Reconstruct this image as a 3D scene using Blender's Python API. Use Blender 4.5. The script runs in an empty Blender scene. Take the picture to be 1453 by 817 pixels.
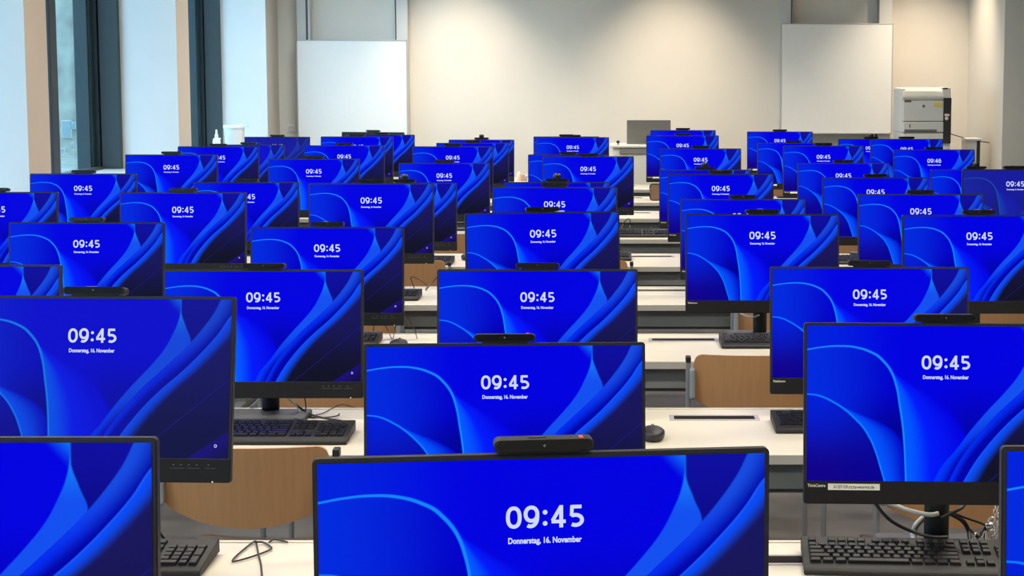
import bpy, bmesh, math, random
from mathutils import Vector, Matrix, Euler
random.seed(7)
S = bpy.context.scene
COL = S.collection
R = math.radians

# ------------------------------------------------------------------ camera model (1453 x 817)
F = 2400.0; PX, PY = 868.0, 350.0; TH = R(5.9); CAM = Vector((0, 0, 1.68)); DESK = 0.74
def ray(u, v):
    fwd = Vector((0, math.cos(TH), -math.sin(TH))); up = Vector((0, math.sin(TH), math.cos(TH)))
    return fwd + Vector((1, 0, 0)) * ((u - PX) / F) - up * ((v - PY) / F)
def at_y(u, v, y):
    d = ray(u, v); return CAM + d * (y / d.y)
def at_z(u, v, z):
    d = ray(u, v); return CAM + d * ((z - CAM.z) / d.z)

# ------------------------------------------------------------------ materials
def lin(c):
    c = c / 255.0
    return c / 12.92 if c <= 0.04045 else ((c + 0.055) / 1.055) ** 2.4
def rgb(r, g, b): return (lin(r), lin(g), lin(b), 1.0)
def mat(name, color, rough=0.5, metal=0.0, noise=0.0, nscale=20.0, bump=0.0, emit=None, estr=1.0, spec=0.5):
    m = bpy.data.materials.new(name); m.use_nodes = True
    nt = m.node_tree; b = nt.nodes['Principled BSDF']
    b.inputs['Base Color'].default_value = color
    b.inputs['Roughness'].default_value = rough; b.inputs['Metallic'].default_value = metal
    b.inputs['Specular IOR Level'].default_value = spec
    if noise or bump:
        tc = nt.nodes.new('ShaderNodeTexCoord'); n = nt.nodes.new('ShaderNodeTexNoise')
        n.inputs['Scale'].default_value = nscale; n.inputs['Detail'].default_value = 5
        nt.links.new(tc.outputs['Object'], n.inputs['Vector'])
        if noise:
            r = nt.nodes.new('ShaderNodeValToRGB')
            r.color_ramp.elements[0].position = 0.3; r.color_ramp.elements[1].position = 0.7
            r.color_ramp.elements[0].color = tuple(c * (1 - noise) for c in color[:3]) + (1,)
            r.color_ramp.elements[1].color = tuple(min(1, c * (1 + noise)) for c in color[:3]) + (1,)
            nt.links.new(n.outputs['Fac'], r.inputs['Fac']); nt.links.new(r.outputs['Color'], b.inputs['Base Color'])
        if bump:
            bp = nt.nodes.new('ShaderNodeBump'); bp.inputs['Strength'].default_value = bump
            bp.inputs['Distance'].default_value = 0.002
            nt.links.new(n.outputs['Fac'], bp.inputs['Height']); nt.links.new(bp.outputs['Normal'], b.inputs['Normal'])
    if emit:
        b.inputs['Emission Color'].default_value = emit; b.inputs['Emission Strength'].default_value = estr
    return m
def wood_mat(name, c1, c2):
    m = mat(name, c1, 0.42); nt = m.node_tree; b = nt.nodes['Principled BSDF']
    tc = nt.nodes.new('ShaderNodeTexCoord'); mp = nt.nodes.new('ShaderNodeMapping')
    mp.inputs['Scale'].default_value = (34, 4, 2)
    n = nt.nodes.new('ShaderNodeTexNoise'); n.inputs['Scale'].default_value = 3.2; n.inputs['Detail'].default_value = 7
    n.inputs['Distortion'].default_value = 0.4
    r = nt.nodes.new('ShaderNodeValToRGB')
    r.color_ramp.elements[0].position = 0.32; r.color_ramp.elements[1].position = 0.68
    r.color_ramp.elements[0].color = c2; r.color_ramp.elements[1].color = c1
    nt.links.new(tc.outputs['Object'], mp.inputs['Vector']); nt.links.new(mp.outputs['Vector'], n.inputs['Vector'])
    nt.links.new(n.outputs['Fac'], r.inputs['Fac']); nt.links.new(r.outputs['Color'], b.inputs['Base Color'])
    return m

M = {}
M['plastic'] = mat('black_plastic', (0.021, 0.021, 0.023, 1), 0.45, noise=0.1, nscale=60, spec=0.4)
M['chin'] = mat('charcoal_plastic', (0.013, 0.013, 0.0155, 1), 0.5, noise=0.08, nscale=80, spec=0.2)
M['gloss'] = mat('glossy_black', (0.006, 0.006, 0.008, 1), 0.16)
M['lens'] = mat('lens_grey', (0.12, 0.12, 0.13, 1), 0.15)
M['greymetal'] = mat('dark_stand_metal', (0.010, 0.012, 0.016, 1), 0.42, noise=0.1, spec=0.3)
M['basemetal'] = mat('stand_base_grey', (0.055, 0.055, 0.06, 1), 0.5, noise=0.08, spec=.3)
M['digits'] = mat('screen_white', (0, 0, 0, 1), 0.5, emit=rgb(205, 215, 255), estr=1.0)
M['logo'] = mat('pale_print', (0.72, 0.68, 0.58, 1), 0.5)
M['marks'] = mat('grey_print', (0.13, 0.13, 0.14, 1), 0.5)
M['label'] = mat('white_label', (0.78, 0.77, 0.72, 1), 0.6)
M['ink'] = mat('black_ink', (0.03, 0.03, 0.03, 1), 0.6)
M['red'] = mat('red_light', (0.3, 0.02, 0.02, 1), 0.4, emit=rgb(255, 70, 70), estr=1.0)
M['whitelight'] = mat('white_light', (0.5, 0.5, 0.5, 1), 0.4, emit=rgb(255, 255, 255), estr=1.0)
M['top'] = mat('cream_laminate', (0.63, 0.585, 0.485, 1), 0.36, noise=0.02, nscale=9)
M['edge'] = mat('grey_edge_band', (0.50, 0.48, 0.44, 1), 0.5)
M['beam'] = mat('grey_steel_frame', (0.22, 0.235, 0.24, 1), 0.45, noise=0.04)
M['tray'] = mat('dark_tray', (0.09, 0.09, 0.088, 1), 0.6)
M['slot'] = mat('slot_frame_steel', (0.45, 0.42, 0.44, 1), 0.35, 0.3)
M['slotdark'] = mat('slot_dark', (0.02, 0.017, 0.017, 1), 0.9, spec=0.03)
M['ply'] = wood_mat('beech_ply', (0.56, 0.30, 0.14, 1), (0.51, 0.27, 0.123, 1))
M['tube'] = mat('grey_tube', (0.25, 0.265, 0.28, 1), 0.4, 0.2)
M['pad'] = mat('grey_plastic_pad', (0.30, 0.34, 0.37, 1), 0.4)
M['chrome'] = mat('steel_leg', (0.62, 0.63, 0.64, 1), 0.28, 0.7)
M['cap'] = mat('black_cap', (0.02, 0.02, 0.022, 1), 0.5)
M['key'] = mat('black_keys', (0.005, 0.0055, 0.0065, 1), 0.38, spec=0.22)
M['kbody'] = mat('keyboard_shell', (0.022, 0.022, 0.0225, 1), 0.5, noise=0.08, nscale=120, spec=0.22)
M['cable'] = mat('black_cable', (0.016, 0.014, 0.014, 1), 0.45)
M['browncable'] = mat('dark_brown_cable', (0.035, 0.02, 0.016, 1), 0.45)
M['whitecable'] = mat('pale_cable', (0.55, 0.54, 0.5, 1), 0.45)
M['steel'] = mat('bright_steel', (0.75, 0.74, 0.7, 1), 0.22, 0.95)
M['floor'] = mat('grey_linoleum', (0.090, 0.083, 0.077, 1), 0.42, noise=0.28, nscale=5.5)
M['wall'] = mat('painted_wall', (0.74, 0.695, 0.625, 1), 0.85, noise=0.015, nscale=4, bump=0.05)
M['shadedpaint'] = mat('shaded_cream_paint', (0.60, 0.52, 0.44, 1), 0.85, noise=0.015, nscale=4)  # cream, darkened so the piers' low light is in the colour
M['ceiling'] = mat('white_ceiling', (0.78, 0.77, 0.74, 1), 0.9, noise=0.01)
M['reveal'] = mat('white_plaster', (0.78, 0.78, 0.77, 1), 0.85, noise=0.015, nscale=5)
M['sill'] = mat('pale_sill', (0.62, 0.64, 0.62, 1), 0.4, noise=0.05, nscale=8)
M['frame'] = mat('teal_window_metal', (0.050, 0.066, 0.070, 1), 0.5, noise=0.04, spec=.3)
M['darkframe'] = mat('dark_gasket', (0.018, 0.026, 0.032, 1), 0.55)
M['facade'] = mat('pale_render_wall', (0.26, 0.27, 0.225, 1), 0.9, noise=0.35, nscale=.8)
M['board'] = mat('whiteboard_enamel', (0.84, 0.84, 0.82, 1), 0.32, noise=0.01)
M['alu'] = mat('aluminium_profile', (0.50, 0.51, 0.51, 1), 0.4, 0.25)
M['pylon'] = mat('light_grey_pylon', (0.58, 0.58, 0.57, 1), 0.5)
M['groove'] = mat('dark_groove', (0.10, 0.095, 0.09, 1), 0.7)
M['white'] = mat('white_plastic', (0.80, 0.80, 0.78, 1), 0.4)
M['printer'] = mat('printer_grey', (0.62, 0.62, 0.60, 1), 0.5)
M['printerwhite'] = mat('printer_white', (0.74, 0.71, 0.64, 1), 0.45)
M['printerdark'] = mat('printer_dark', (0.03, 0.03, 0.033, 1), 0.5)
M['seam'] = mat('printer_seam', (0.12, 0.12, 0.12, 1), 0.6)
M['yellow'] = mat('yellow_sticker', (0.72, 0.58, 0.12, 1), 0.6)
M['greyback'] = mat('grey_monitor_back', (0.135, 0.13, 0.12, 1), 0.5, noise=0.05)
M['console'] = mat('cream_console', (0.74, 0.71, 0.63, 1), 0.55)
M['consolegrey'] = mat('console_grey_strip', (0.22, 0.21, 0.19, 1), 0.6)
M['pink'] = mat('pale_pink_plastic', (0.80, 0.60, 0.50, 1), 0.45)
M['tan'] = mat('tan_card', (0.62, 0.36, 0.24, 1), 0.7)
M['clear'] = mat('smoky_glass', (0.32, 0.30, 0.30, 1), 0.15)
M['brown'] = mat('brown_leatherette', (0.20, 0.115, 0.07, 1), 0.5)

def glass_mat():
    m = bpy.data.materials.new('window_glass'); m.use_nodes = True; nt = m.node_tree
    nt.nodes.clear(); o = nt.nodes.new('ShaderNodeOutputMaterial')
    t = nt.nodes.new('ShaderNodeBsdfTransparent'); t.inputs['Color'].default_value = (0.86, 0.95, 0.96, 1)
    g = nt.nodes.new('ShaderNodeBsdfGlossy'); g.inputs['Roughness'].default_value = 0.02
    lw = nt.nodes.new('ShaderNodeLayerWeight'); lw.inputs['Blend'].default_value = 0.5
    pw = nt.nodes.new('ShaderNodeMath'); pw.operation = 'POWER'; pw.inputs[1].default_value = 5.0
    fr = nt.nodes.new('ShaderNodeMath'); fr.operation = 'MULTIPLY_ADD'; fr.inputs[1].default_value = 0.5; fr.inputs[2].default_value = 0.03
    mx = nt.nodes.new('ShaderNodeMixShader'); L = nt.links
    L.new(lw.outputs['Facing'], pw.inputs[0]); L.new(pw.outputs[0], fr.inputs[0])
    L.new(fr.outputs[0], mx.inputs[0]); L.new(t.outputs[0], mx.inputs[1]); L.new(g.outputs[0], mx.inputs[2])
    L.new(mx.outputs[0], o.inputs['Surface']); return m
M['glass'] = glass_mat()

# ------------------------------------------------------------------ the lock screen picture, node based
class NT:
    def __init__(s, nt): s.nt = nt
    def new(s, t): return s.nt.nodes.new(t)
    def put(s, sock, val):
        if isinstance(val, (int, float)): sock.default_value = val
        elif isinstance(val, tuple): sock.default_value = val
        else: s.nt.links.new(val, sock)
    def m(s, op, a, b=None, c=None, clamp=False):
        n = s.new('ShaderNodeMath'); n.operation = op; n.use_clamp = clamp
        s.put(n.inputs[0], a)
        if b is not None: s.put(n.inputs[1], b)
        if c is not None: s.put(n.inputs[2], c)
        return n.outputs[0]
    def ss(s, x, e0, e1, lo=0.0, hi=1.0):
        n = s.new('ShaderNodeMapRange'); n.interpolation_type = 'SMOOTHSTEP'
        s.put(n.inputs[0], x); s.put(n.inputs[1], e0); s.put(n.inputs[2], e1); s.put(n.inputs[3], lo); s.put(n.inputs[4], hi)
        return n.outputs[0]
    def curve(s, x, pts, x0, x1, y0, y1):
        t = s.m('DIVIDE', s.m('SUBTRACT', x, x0), x1 - x0, clamp=True)
        n = s.new('ShaderNodeFloatCurve'); c = n.mapping.curves[0]
        q = [((a - x0) / (x1 - x0), (b - y0) / (y1 - y0)) for a, b in pts]
        c.points[0].location = q[0]; c.points[1].location = q[-1]
        for a in q[1:-1]: c.points.new(*a)
        for p in c.points: p.handle_type = 'AUTO_CLAMPED'
        n.mapping.use_clip = False; n.mapping.update()
        s.put(n.inputs['Value'], t)
        return s.m('MULTIPLY_ADD', n.outputs[0], y1 - y0, y0)
    def mix(s, f, a, b):
        n = s.new('ShaderNodeMix'); n.data_type = 'RGBA'
        s.put(n.inputs[0], f); s.put(n.inputs[6], a); s.put(n.inputs[7], b)
        return n.outputs[2]

def screen_mat(name, wash=0.0, level=1.0):
    m = bpy.data.materials.new(name); m.use_nodes = True; nt = m.node_tree; b = nt.nodes['Principled BSDF']
    b.inputs['Base Color'].default_value = (0.001, 0.001, 0.001, 1); b.inputs['Roughness'].default_value = 0.35; b.inputs['Specular IOR Level'].default_value = 0.03
    T = NT(nt)
    uv = T.new('ShaderNodeUVMap'); uv.uv_map = 'UVMap'
    sp = T.new('ShaderNodeSeparateXYZ'); nt.links.new(uv.outputs[0], sp.inputs[0])
    u = sp.outputs[0]; v = T.m('SUBTRACT', 1.0, sp.outputs[1])
    X = T.m('MULTIPLY', u, 1.778); p = T.m('ADD', X, v); n = T.m('SUBTRACT', X, v)
    def diag(pts):
        return T.curve(p, sorted([(a * 1.778 + c, a * 1.778 - c) for a, c in pts]), 0.0, 2.0, -1.0, 1.0)
    A = [(-.04, .166), (0, .154), (.05, .139), (.118, .130), (.175, .138), (.227, .166), (.2665, .2095), (.30, .28), (.323, .387), (.335, .508), (.346, .64), (.352, .76), (.356, .9), (.3577, 1.0), (.36, 1.2)]
    B = [(-.04, .442), (0, .442), (.044, .452), (.101, .498), (.147, .554), (.187, .621), (.2267, .7186), (.249, .81), (.2665, .911), (.281, 1.0), (.30, 1.2)]
    nA = diag(A); nB = diag(B)
    def byv(pts): return T.curve(v, [(c, a) for a, c in pts], 0.0, 1.0, 0.0, 1.0)
    AR = byv([(.26, 0), (.265, .21), (.30, .28), (.323, .387), (.335, .508), (.346, .64), (.352, .76), (.356, .9), (.3577, 1.0)])
    A2 = byv([(.262, 0), (.267, .21), (.31, .29), (.386, .377), (.4545, .447), (.50, .518), (.54, .60), (.565, .67), (.585, .80), (.59, 1.0)])
    BR = byv([(.02, 0), (.03, .44), (.101, .498), (.147, .554), (.187, .621), (.2267, .7186), (.249, .81), (.2665, .911), (.281, 1.0)])
    B2 = byv([(.025, 0), (.04, .44), (.12, .51), (.215, .58), (.278, .632), (.323, .69), (.349, .78), (.356, .9), (.3577, 1.0)])
    R1 = byv([(.8186, 0), (.816, .08), (.808, .147), (.791, .22), (.762, .316), (.7125, .426), (.6545, .537), (.588, .676), (.5385, .794), (.489, .897), (.457, 1)])
    EE = byv([(.8186, 0), (.819, .085), (.837, .176), (.856, .272), (.8036, .3676), (.7457, .463), (.6877, .559), (.63, .676), (.5717, .809), (.5385, .904), (.512, 1)])
    R2 = byv([(.961, 0), (.936, .088), (.895, .19), (.856, .272), (.8036, .3676), (.7457, .463), (.6877, .559), (.63, .676), (.5717, .809), (.5385, .904), (.512, 1)])
    R3 = byv([(1.06, 0), (1.0, .10), (.953, .22), (.895, .338), (.8285, .456), (.762, .559), (.704, .66), (.646, .78), (.605, .88), (.565, 1)])
    w = 0.003
    base = T.mix(T.ss(u, 0.0, 0.35), rgb(0, 34, 222), rgb(0, 0, 226))
    base = T.mix(T.m('MULTIPLY', T.ss(v, .28, .72), T.ss(u, .40, .60)), base, rgb(0, 0, 176))
    gl = T.m('MULTIPLY', T.ss(T.m('MULTIPLY_ADD', v, -.5, u), .755, .832), T.ss(v, 0.0, .20, .9, 0.0))
    base = T.mix(gl, base, rgb(15, 118, 255))
    ta = T.m('DIVIDE', T.m('SUBTRACT', u, AR), T.m('MAXIMUM', T.m('SUBTRACT', A2, AR), 0.004), clamp=True)
    fa = T.mix(T.ss(ta, 0, .42), rgb(0, 92, 255), rgb(0, 24, 250)); fa = T.mix(T.ss(ta, .35, 1), fa, rgb(0, 0, 226))
    ma = T.m('MULTIPLY', T.ss(T.m('SUBTRACT', A2, u), -.006, .012), T.ss(v, .24, .30))
    c = T.mix(ma, base, fa)
    # inside the large arc
    ins = T.mix(T.ss(u, 0.0, .33), rgb(0, 42, 224), rgb(0, 0, 205))
    ins = T.mix(T.m('MULTIPLY', T.ss(v, .36, .70), T.ss(u, .10, .33)), ins, rgb(0, 0, 148))
    tb = T.m('DIVIDE', T.m('SUBTRACT', u, BR), T.m('MAXIMUM', T.m('SUBTRACT', B2, BR), 0.004), clamp=True)
    fb = T.mix(T.ss(tb, 0, 1), rgb(0, 84, 255), rgb(0, 8, 208))
    mb = T.m('MULTIPLY', T.ss(T.m('SUBTRACT', B2, u), -.004, .008), T.ss(v, .46, .54))
    ins = T.mix(mb, ins, fb)
    low = T.mix(T.ss(v, .45, .95), rgb(0, 30, 216), rgb(14, 0, 140))
    low = T.mix(T.ss(u, .04, .26, 0.0, .55), low, rgb(0, 0, 150))
    ins = T.mix(T.ss(T.m('SUBTRACT', nB, n), -w, w), ins, low)
    c = T.mix(T.ss(T.m('SUBTRACT', nA, n), -w, w), c, ins)
    lb = T.ss(T.m('ABSOLUTE', T.m('SUBTRACT', nB, n)), .004, .013, 1.0, 0.0)
    c = T.mix(T.m('MULTIPLY', lb, T.ss(T.m('SUBTRACT', nA, n), 0, .01)), c, rgb(12, 122, 255))
    la = T.ss(T.m('ABSOLUTE', T.m('SUBTRACT', nA, n)), .005, .016, 1.0, 0.0)
    c = T.mix(la, c, rgb(18, 134, 255))
    # ribbons on the right
    rib = T.mix(T.ss(v, .05, .25), rgb(16, 128, 250), rgb(18, 80, 240)); tr = T.m('DIVIDE', T.m('SUBTRACT', u, R1), T.m('MAXIMUM', T.m('SUBTRACT', EE, R1), .01), clamp=True)
    rib = T.mix(T.ss(v, .5, .85), rib, T.mix(T.ss(tr, .15, 1.0), rgb(0, 54, 248), rgb(0, 0, 186)))
    c = T.mix(T.ss(T.m('SUBTRACT', u, R1), -w, w), c, rib)
    tri = T.mix(T.ss(v, 0, .3), rgb(12, 12, 160), rgb(10, 8, 138))
    c = T.mix(T.ss(T.m('SUBTRACT', u, EE), -w, w), c, tri)
    d2 = T.m('SUBTRACT', u, R2)
    b2 = T.mix(T.ss(T.m('DIVIDE', d2, T.ss(v, .3, .9, 1.0, .42)), .004, .075), T.mix(T.ss(v, .1, .5), rgb(22, 76, 224), rgb(0, 44, 244)), rgb(0, 2, 172))
    c = T.mix(T.ss(d2, -w, w), c, b2)
    d3 = T.m('SUBTRACT', u, R3)
    navy = T.mix(T.ss(v, .35, .95), rgb(24, 22, 92), rgb(16, 17, 38))
    l1 = T.m('SUBTRACT', u, T.m('MULTIPLY_ADD', T.m('SUBTRACT', v, .5), -.691, 1.0))
    navy = T.mix(T.ss(T.m('ABSOLUTE', l1), .0, .006, .45, 0.0), navy, rgb(34, 26, 150))
    l2 = T.m('SUBTRACT', u, T.m('MULTIPLY_ADD', T.m('SUBTRACT', v, .83), -.865, 1.0))
    navy = T.mix(T.ss(l2, -.004, .004), navy, T.mix(T.ss(l2, 0, .12), rgb(26, 13, 120), rgb(20, 11, 72)))
    b3 = T.mix(T.ss(d3, .008, .062), T.mix(T.ss(d3, 0, .008), rgb(30, 96, 250), rgb(6, 76, 246)), navy)
    c = T.mix(T.ss(d3, -w, w), c, b3)
    if wash: c = T.mix(wash, c, rgb(36, 42, 128))
    nt.links.new(c, b.inputs['Emission Color']); b.inputs['Emission Strength'].default_value = level
    return m
M['screen'] = screen_mat('blue_lock_screen')
M['screen_soft'] = screen_mat('softer_blue_lock_screen', 0.22, 0.94)
M['screen_dim'] = screen_mat('dimmed_blue_lock_screen', 0.62, 0.80)

# ------------------------------------------------------------------ mesh helpers
def merge(bm, src, mx=None):
    me = bpy.data.meshes.new('t'); src.to_mesh(me); src.free()
    if mx is not None: me.transform(mx)
    bm.from_mesh(me); bpy.data.meshes.remove(me)
def box(bm, x0, x1, y0, y1, z0, z1, bev=0.0, seg=2, mx=None):
    b = bmesh.new(); bmesh.ops.create_cube(b, size=1)
    for v in b.verts:
        v.co = Vector(((x0 + x1) / 2 + v.co.x * (x1 - x0), (y0 + y1) / 2 + v.co.y * (y1 - y0), (z0 + z1) / 2 + v.co.z * (z1 - z0)))
    if bev: bmesh.ops.bevel(b, geom=b.edges[:], offset=bev, segments=seg, profile=0.5, affect='EDGES')
    merge(bm, b, mx)
def smooth_path(pts, n=8):
    pts = [Vector(p) for p in pts]
    if len(pts) < 3: return pts
    out = []
    for i in range(len(pts) - 1):
        p0 = pts[max(i - 1, 0)]; p1 = pts[i]; p2 = pts[i + 1]; p3 = pts[min(i + 2, len(pts) - 1)]
        for k in range(n):
            t = k / n
            out.append(0.5 * ((2 * p1) + (p2 - p0) * t + (2 * p0 - 5 * p1 + 4 * p2 - p3) * t * t + (3 * p1 - p0 - 3 * p2 + p3) * t ** 3))
    out.append(pts[-1]); return out
def tube(bm, pts, r, seg=8, smooth=True, n=8):
    P = smooth_path(pts, n) if smooth else [Vector(p) for p in pts]
    rings = []; prev = None
    for i, q in enumerate(P):
        t = (P[min(i + 1, len(P) - 1)] - P[max(i - 1, 0)]).normalized()
        if prev is None:
            a = t.orthogonal().normalized()
        else:
            a = (prev - t * prev.dot(t)).normalized()
        prev = a; bb = t.cross(a)
        rings.append([bm.verts.new(q + (a * math.cos(2 * math.pi * k / seg) + bb * math.sin(2 * math.pi * k / seg)) * r) for k in range(seg)])
    for i in range(len(rings) - 1):
        for k in range(seg):
            f = bm.faces.new((rings[i][k], rings[i][(k + 1) % seg], rings[i + 1][(k + 1) % seg], rings[i + 1][k])); f.smooth = True
    bm.faces.new(rings[0][::-1]); bm.faces.new(rings[-1])
def lathe(bm, prof, seg=24, c=(0, 0, 0), sx=1.0, sy=1.0):
    rings = []
    for r, z in prof:
        rings.append([bm.verts.new((c[0] + sx * r * math.cos(2 * math.pi * k / seg), c[1] + sy * r * math.sin(2 * math.pi * k / seg), c[2] + z)) for k in range(seg)])
    for i in range(len(rings) - 1):
        for k in range(seg):
            f = bm.faces.new((rings[i][k], rings[i][(k + 1) % seg], rings[i + 1][(k + 1) % seg], rings[i + 1][k])); f.smooth = True
    bm.faces.new(rings[0][::-1]); bm.faces.new(rings[-1])
def prism(bm, poly, y0, y1):                       # outline in x,z pushed along y
    a = [bm.verts.new((x, y0, z)) for x, z in poly]; b = [bm.verts.new((x, y1, z)) for x, z in poly]
    bm.faces.new(a); bm.faces.new(b[::-1]); n = len(poly)
    for i in range(n): bm.faces.new((a[i], b[i], b[(i + 1) % n], a[(i + 1) % n]))
def prism_x(bm, poly, x0, x1):                     # outline in y,z pushed along x
    a = [bm.verts.new((x0, y, z)) for y, z in poly]; b = [bm.verts.new((x1, y, z)) for y, z in poly]
    bm.faces.new(a); bm.faces.new(b[::-1]); n = len(poly)
    for i in range(n): bm.faces.new((a[i], b[i], b[(i + 1) % n], a[(i + 1) % n]))
def ball(bm, r, c, sx=1, sy=1, sz=1, seg=16):
    b = bmesh.new(); bmesh.ops.create_uvsphere(b, u_segments=seg, v_segments=seg // 2, radius=r)
    for v in b.verts: v.co = Vector((c[0] + v.co.x * sx, c[1] + v.co.y * sy, c[2] + v.co.z * sz))
    for f in b.faces: f.smooth = True
    merge(bm, b)
def link(name, bm, m, parent=None, loc=None, rot=None, smooth=None):
    bmesh.ops.recalc_face_normals(bm, faces=bm.faces[:])
    me = bpy.data.meshes.new(name); bm.to_mesh(me); bm.free(); me.materials.append(m)
    return link_mesh(name, me, parent, loc, rot)
def link_mesh(name, me, parent=None, loc=None, rot=None):
    o = bpy.data.objects.new(name, me); COL.objects.link(o)
    if parent: o.parent = parent
    if loc is not None: o.location = loc
    if rot is not None: o.rotation_euler = rot
    return o
def mk(name, m, parent, fn, *a, **k):
    bm = bmesh.new(); fn(bm, *a, **k); return link(name, bm, m, parent)
def tag(o, label=None, cat=None, group=None, kind=None):
    if label: o['label'] = label
    if cat: o['category'] = cat
    if group: o['group'] = group
    if kind: o['kind'] = kind
    return o
def thing(name, label, cat, loc, rz=0.0, group=None):
    o = bpy.data.objects.new(name, None); COL.objects.link(o); o.location = loc; o.rotation_euler = (0, 0, rz)
    o.empty_display_size = 0.1
    return tag(o, label, cat, group)
def struct(name, bm, m, parent=None):
    o = link(name, bm, m, parent)
    if parent is None: o['kind'] = 'structure'
    return o
def dup(root, loc=None, rz=None, label=None, cat=None, group=None):
    r = root.copy(); COL.objects.link(r)
    for ch in root.children:
        c = ch.copy(); COL.objects.link(c); c.parent = r
        for g in ch.children:
            d = g.copy(); COL.objects.link(d); d.parent = c
    if loc is not None: r.location = loc
    if rz is not None: r.rotation_euler = (0, 0, rz)
    if label: r['label'] = label
    if cat: r['category'] = cat
    if group: r['group'] = group
    return r
def kids(o, name): return [c for c in o.children if c.name.split('.')[0] == name]
_text = {}
def text_mesh(s, size, m, align='CENTER', bold=0.0, sx=1.0):
    key = (s, size, m.name, bold, sx, align)
    if key in _text: return _text[key]
    cu = bpy.data.curves.new('txt', 'FONT'); cu.body = s; cu.size = size; cu.align_x = align
    cu.offset = bold; cu.resolution_u = 6
    o = bpy.data.objects.new('txt', cu); COL.objects.link(o)
    bpy.context.view_layer.update()
    me = bpy.data.meshes.new_from_object(o.evaluated_get(bpy.context.evaluated_depsgraph_get()))
    bpy.data.objects.remove(o); bpy.data.curves.remove(cu)
    me.transform(Matrix.Rotation(R(90), 4, 'X') @ Matrix.Diagonal((sx, 1, 1, 1)))
    me.materials.clear(); me.materials.append(m); _text[key] = me
    return me
# clock digits drawn as rounded strokes of even weight
def stroke(bm, pts, w, closed=False, y=0.0):
    P = [Vector((a, b)) for a, b in pts]; n = len(P); L = []; Rr = []
    for i, q in enumerate(P):
        if closed: t = (P[(i + 1) % n] - P[i - 1]).normalized(); k = 1.0
        else:
            if i == 0: t = (P[1] - P[0]).normalized(); k = 1.0
            elif i == n - 1: t = (P[-1] - P[-2]).normalized(); k = 1.0
            else:
                a = (P[i] - P[i - 1]).normalized(); b = (P[i + 1] - P[i]).normalized(); t = (a + b).normalized(); k = 1 / max(.5, t.dot(a))
        nrm = Vector((-t.y, t.x)) * (w / 2 * k)
        L.append(bm.verts.new((q.x + nrm.x, y, q.y + nrm.y))); Rr.append(bm.verts.new((q.x - nrm.x, y, q.y - nrm.y)))
    for i in range(n if closed else n - 1):
        j = (i + 1) % n
        bm.faces.new((L[i], L[j], Rr[j], Rr[i]))
def ell(cx, cy, rx, ry, a0, a1, n=20, pw=1.0):
    out = []
    for i in range(n + 1):
        a = R(a0 + (a1 - a0) * i / n); c, s = math.cos(a), math.sin(a)
        out.append((cx + rx * math.copysign(abs(c) ** pw, c), cy + ry * math.copysign(abs(s) ** pw, s)))
    return out
def digit(bm, ch, x, h, w, W):
    rx = W / 2 - w / 2; cx = x + W / 2
    if ch == '0': stroke(bm, ell(cx, h / 2, rx, h / 2 - w / 2, 0, 360, 36, .86)[:-1], w, True)
    elif ch == '9':
        ry = h * .30
        stroke(bm, ell(cx, h - w / 2 - ry + w * .1, rx, ry, 0, 360, 32, .95)[:-1], w, True)
        stroke(bm, [(cx + rx, h - w / 2 - ry), (cx + rx * .99, h * .46)] + ell(cx - rx * .15, h * .46, rx * 1.14, h * .46 - w / 2, -8, -118, 16), w)
    elif ch == '6':
        ry = h * .30
        stroke(bm, ell(cx, w / 2 + ry - w * .1, rx, ry, 0, 360, 32, .95)[:-1], w, True)
        stroke(bm, [(cx - rx, w / 2 + ry), (cx - rx * .99, h * .54)] + ell(cx + rx * .15, h * .54, rx * 1.14, h * .46 - w / 2, 172, 62, 16), w)
    elif ch == '4':
        stroke(bm, [(cx + rx * .42, 0), (cx + rx * .42, h)], w)
        stroke(bm, [(cx + rx * .42 - w * .1, h - w * .45), (cx - rx * 1.08, h * .30)], w * .95)
        stroke(bm, [(cx - rx * 1.22, h * .27), (cx + rx * 1.2, h * .27)], w * .92)
    elif ch == '5':
        stroke(bm, [(cx + rx * .9, h - w / 2), (cx - rx * .8, h - w / 2)], w * .95)
        stroke(bm, [(cx - rx * .72, h - w * .1), (cx - rx * .80, h * .50)], w * .92)
        stroke(bm, [(cx - rx * .82, h * .535)] + ell(cx - rx * .12, h * .315, rx * 1.1, h * .315 - w / 2, 112, -126, 24), w)
    elif ch == ':':
        for zz in (h * .20, h * .70):
            b = bmesh.new(); bmesh.ops.create_circle(b, cap_ends=True, segments=16, radius=w * .62)
            merge(bm, b, Matrix.Translation((cx, 0, zz)) @ Matrix.Rotation(R(90), 4, 'X'))
_clock = {}
def clock_mesh(s):
    if s in _clock: return _clock[s]
    bm = bmesh.new(); h = .0268; w = .0046; x = 0
    for ch in s:
        W = {':': .0090}.get(ch, .0185)
        digit(bm, ch, x, h, w, W); x += W + .0024
    x -= .0024
    for v in bm.verts: v.co.x -= x / 2
    me = bpy.data.meshes.new('clock'); bm.to_mesh(me); bm.free(); me.materials.append(M['digits']); _clock[s] = me
    return me

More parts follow.
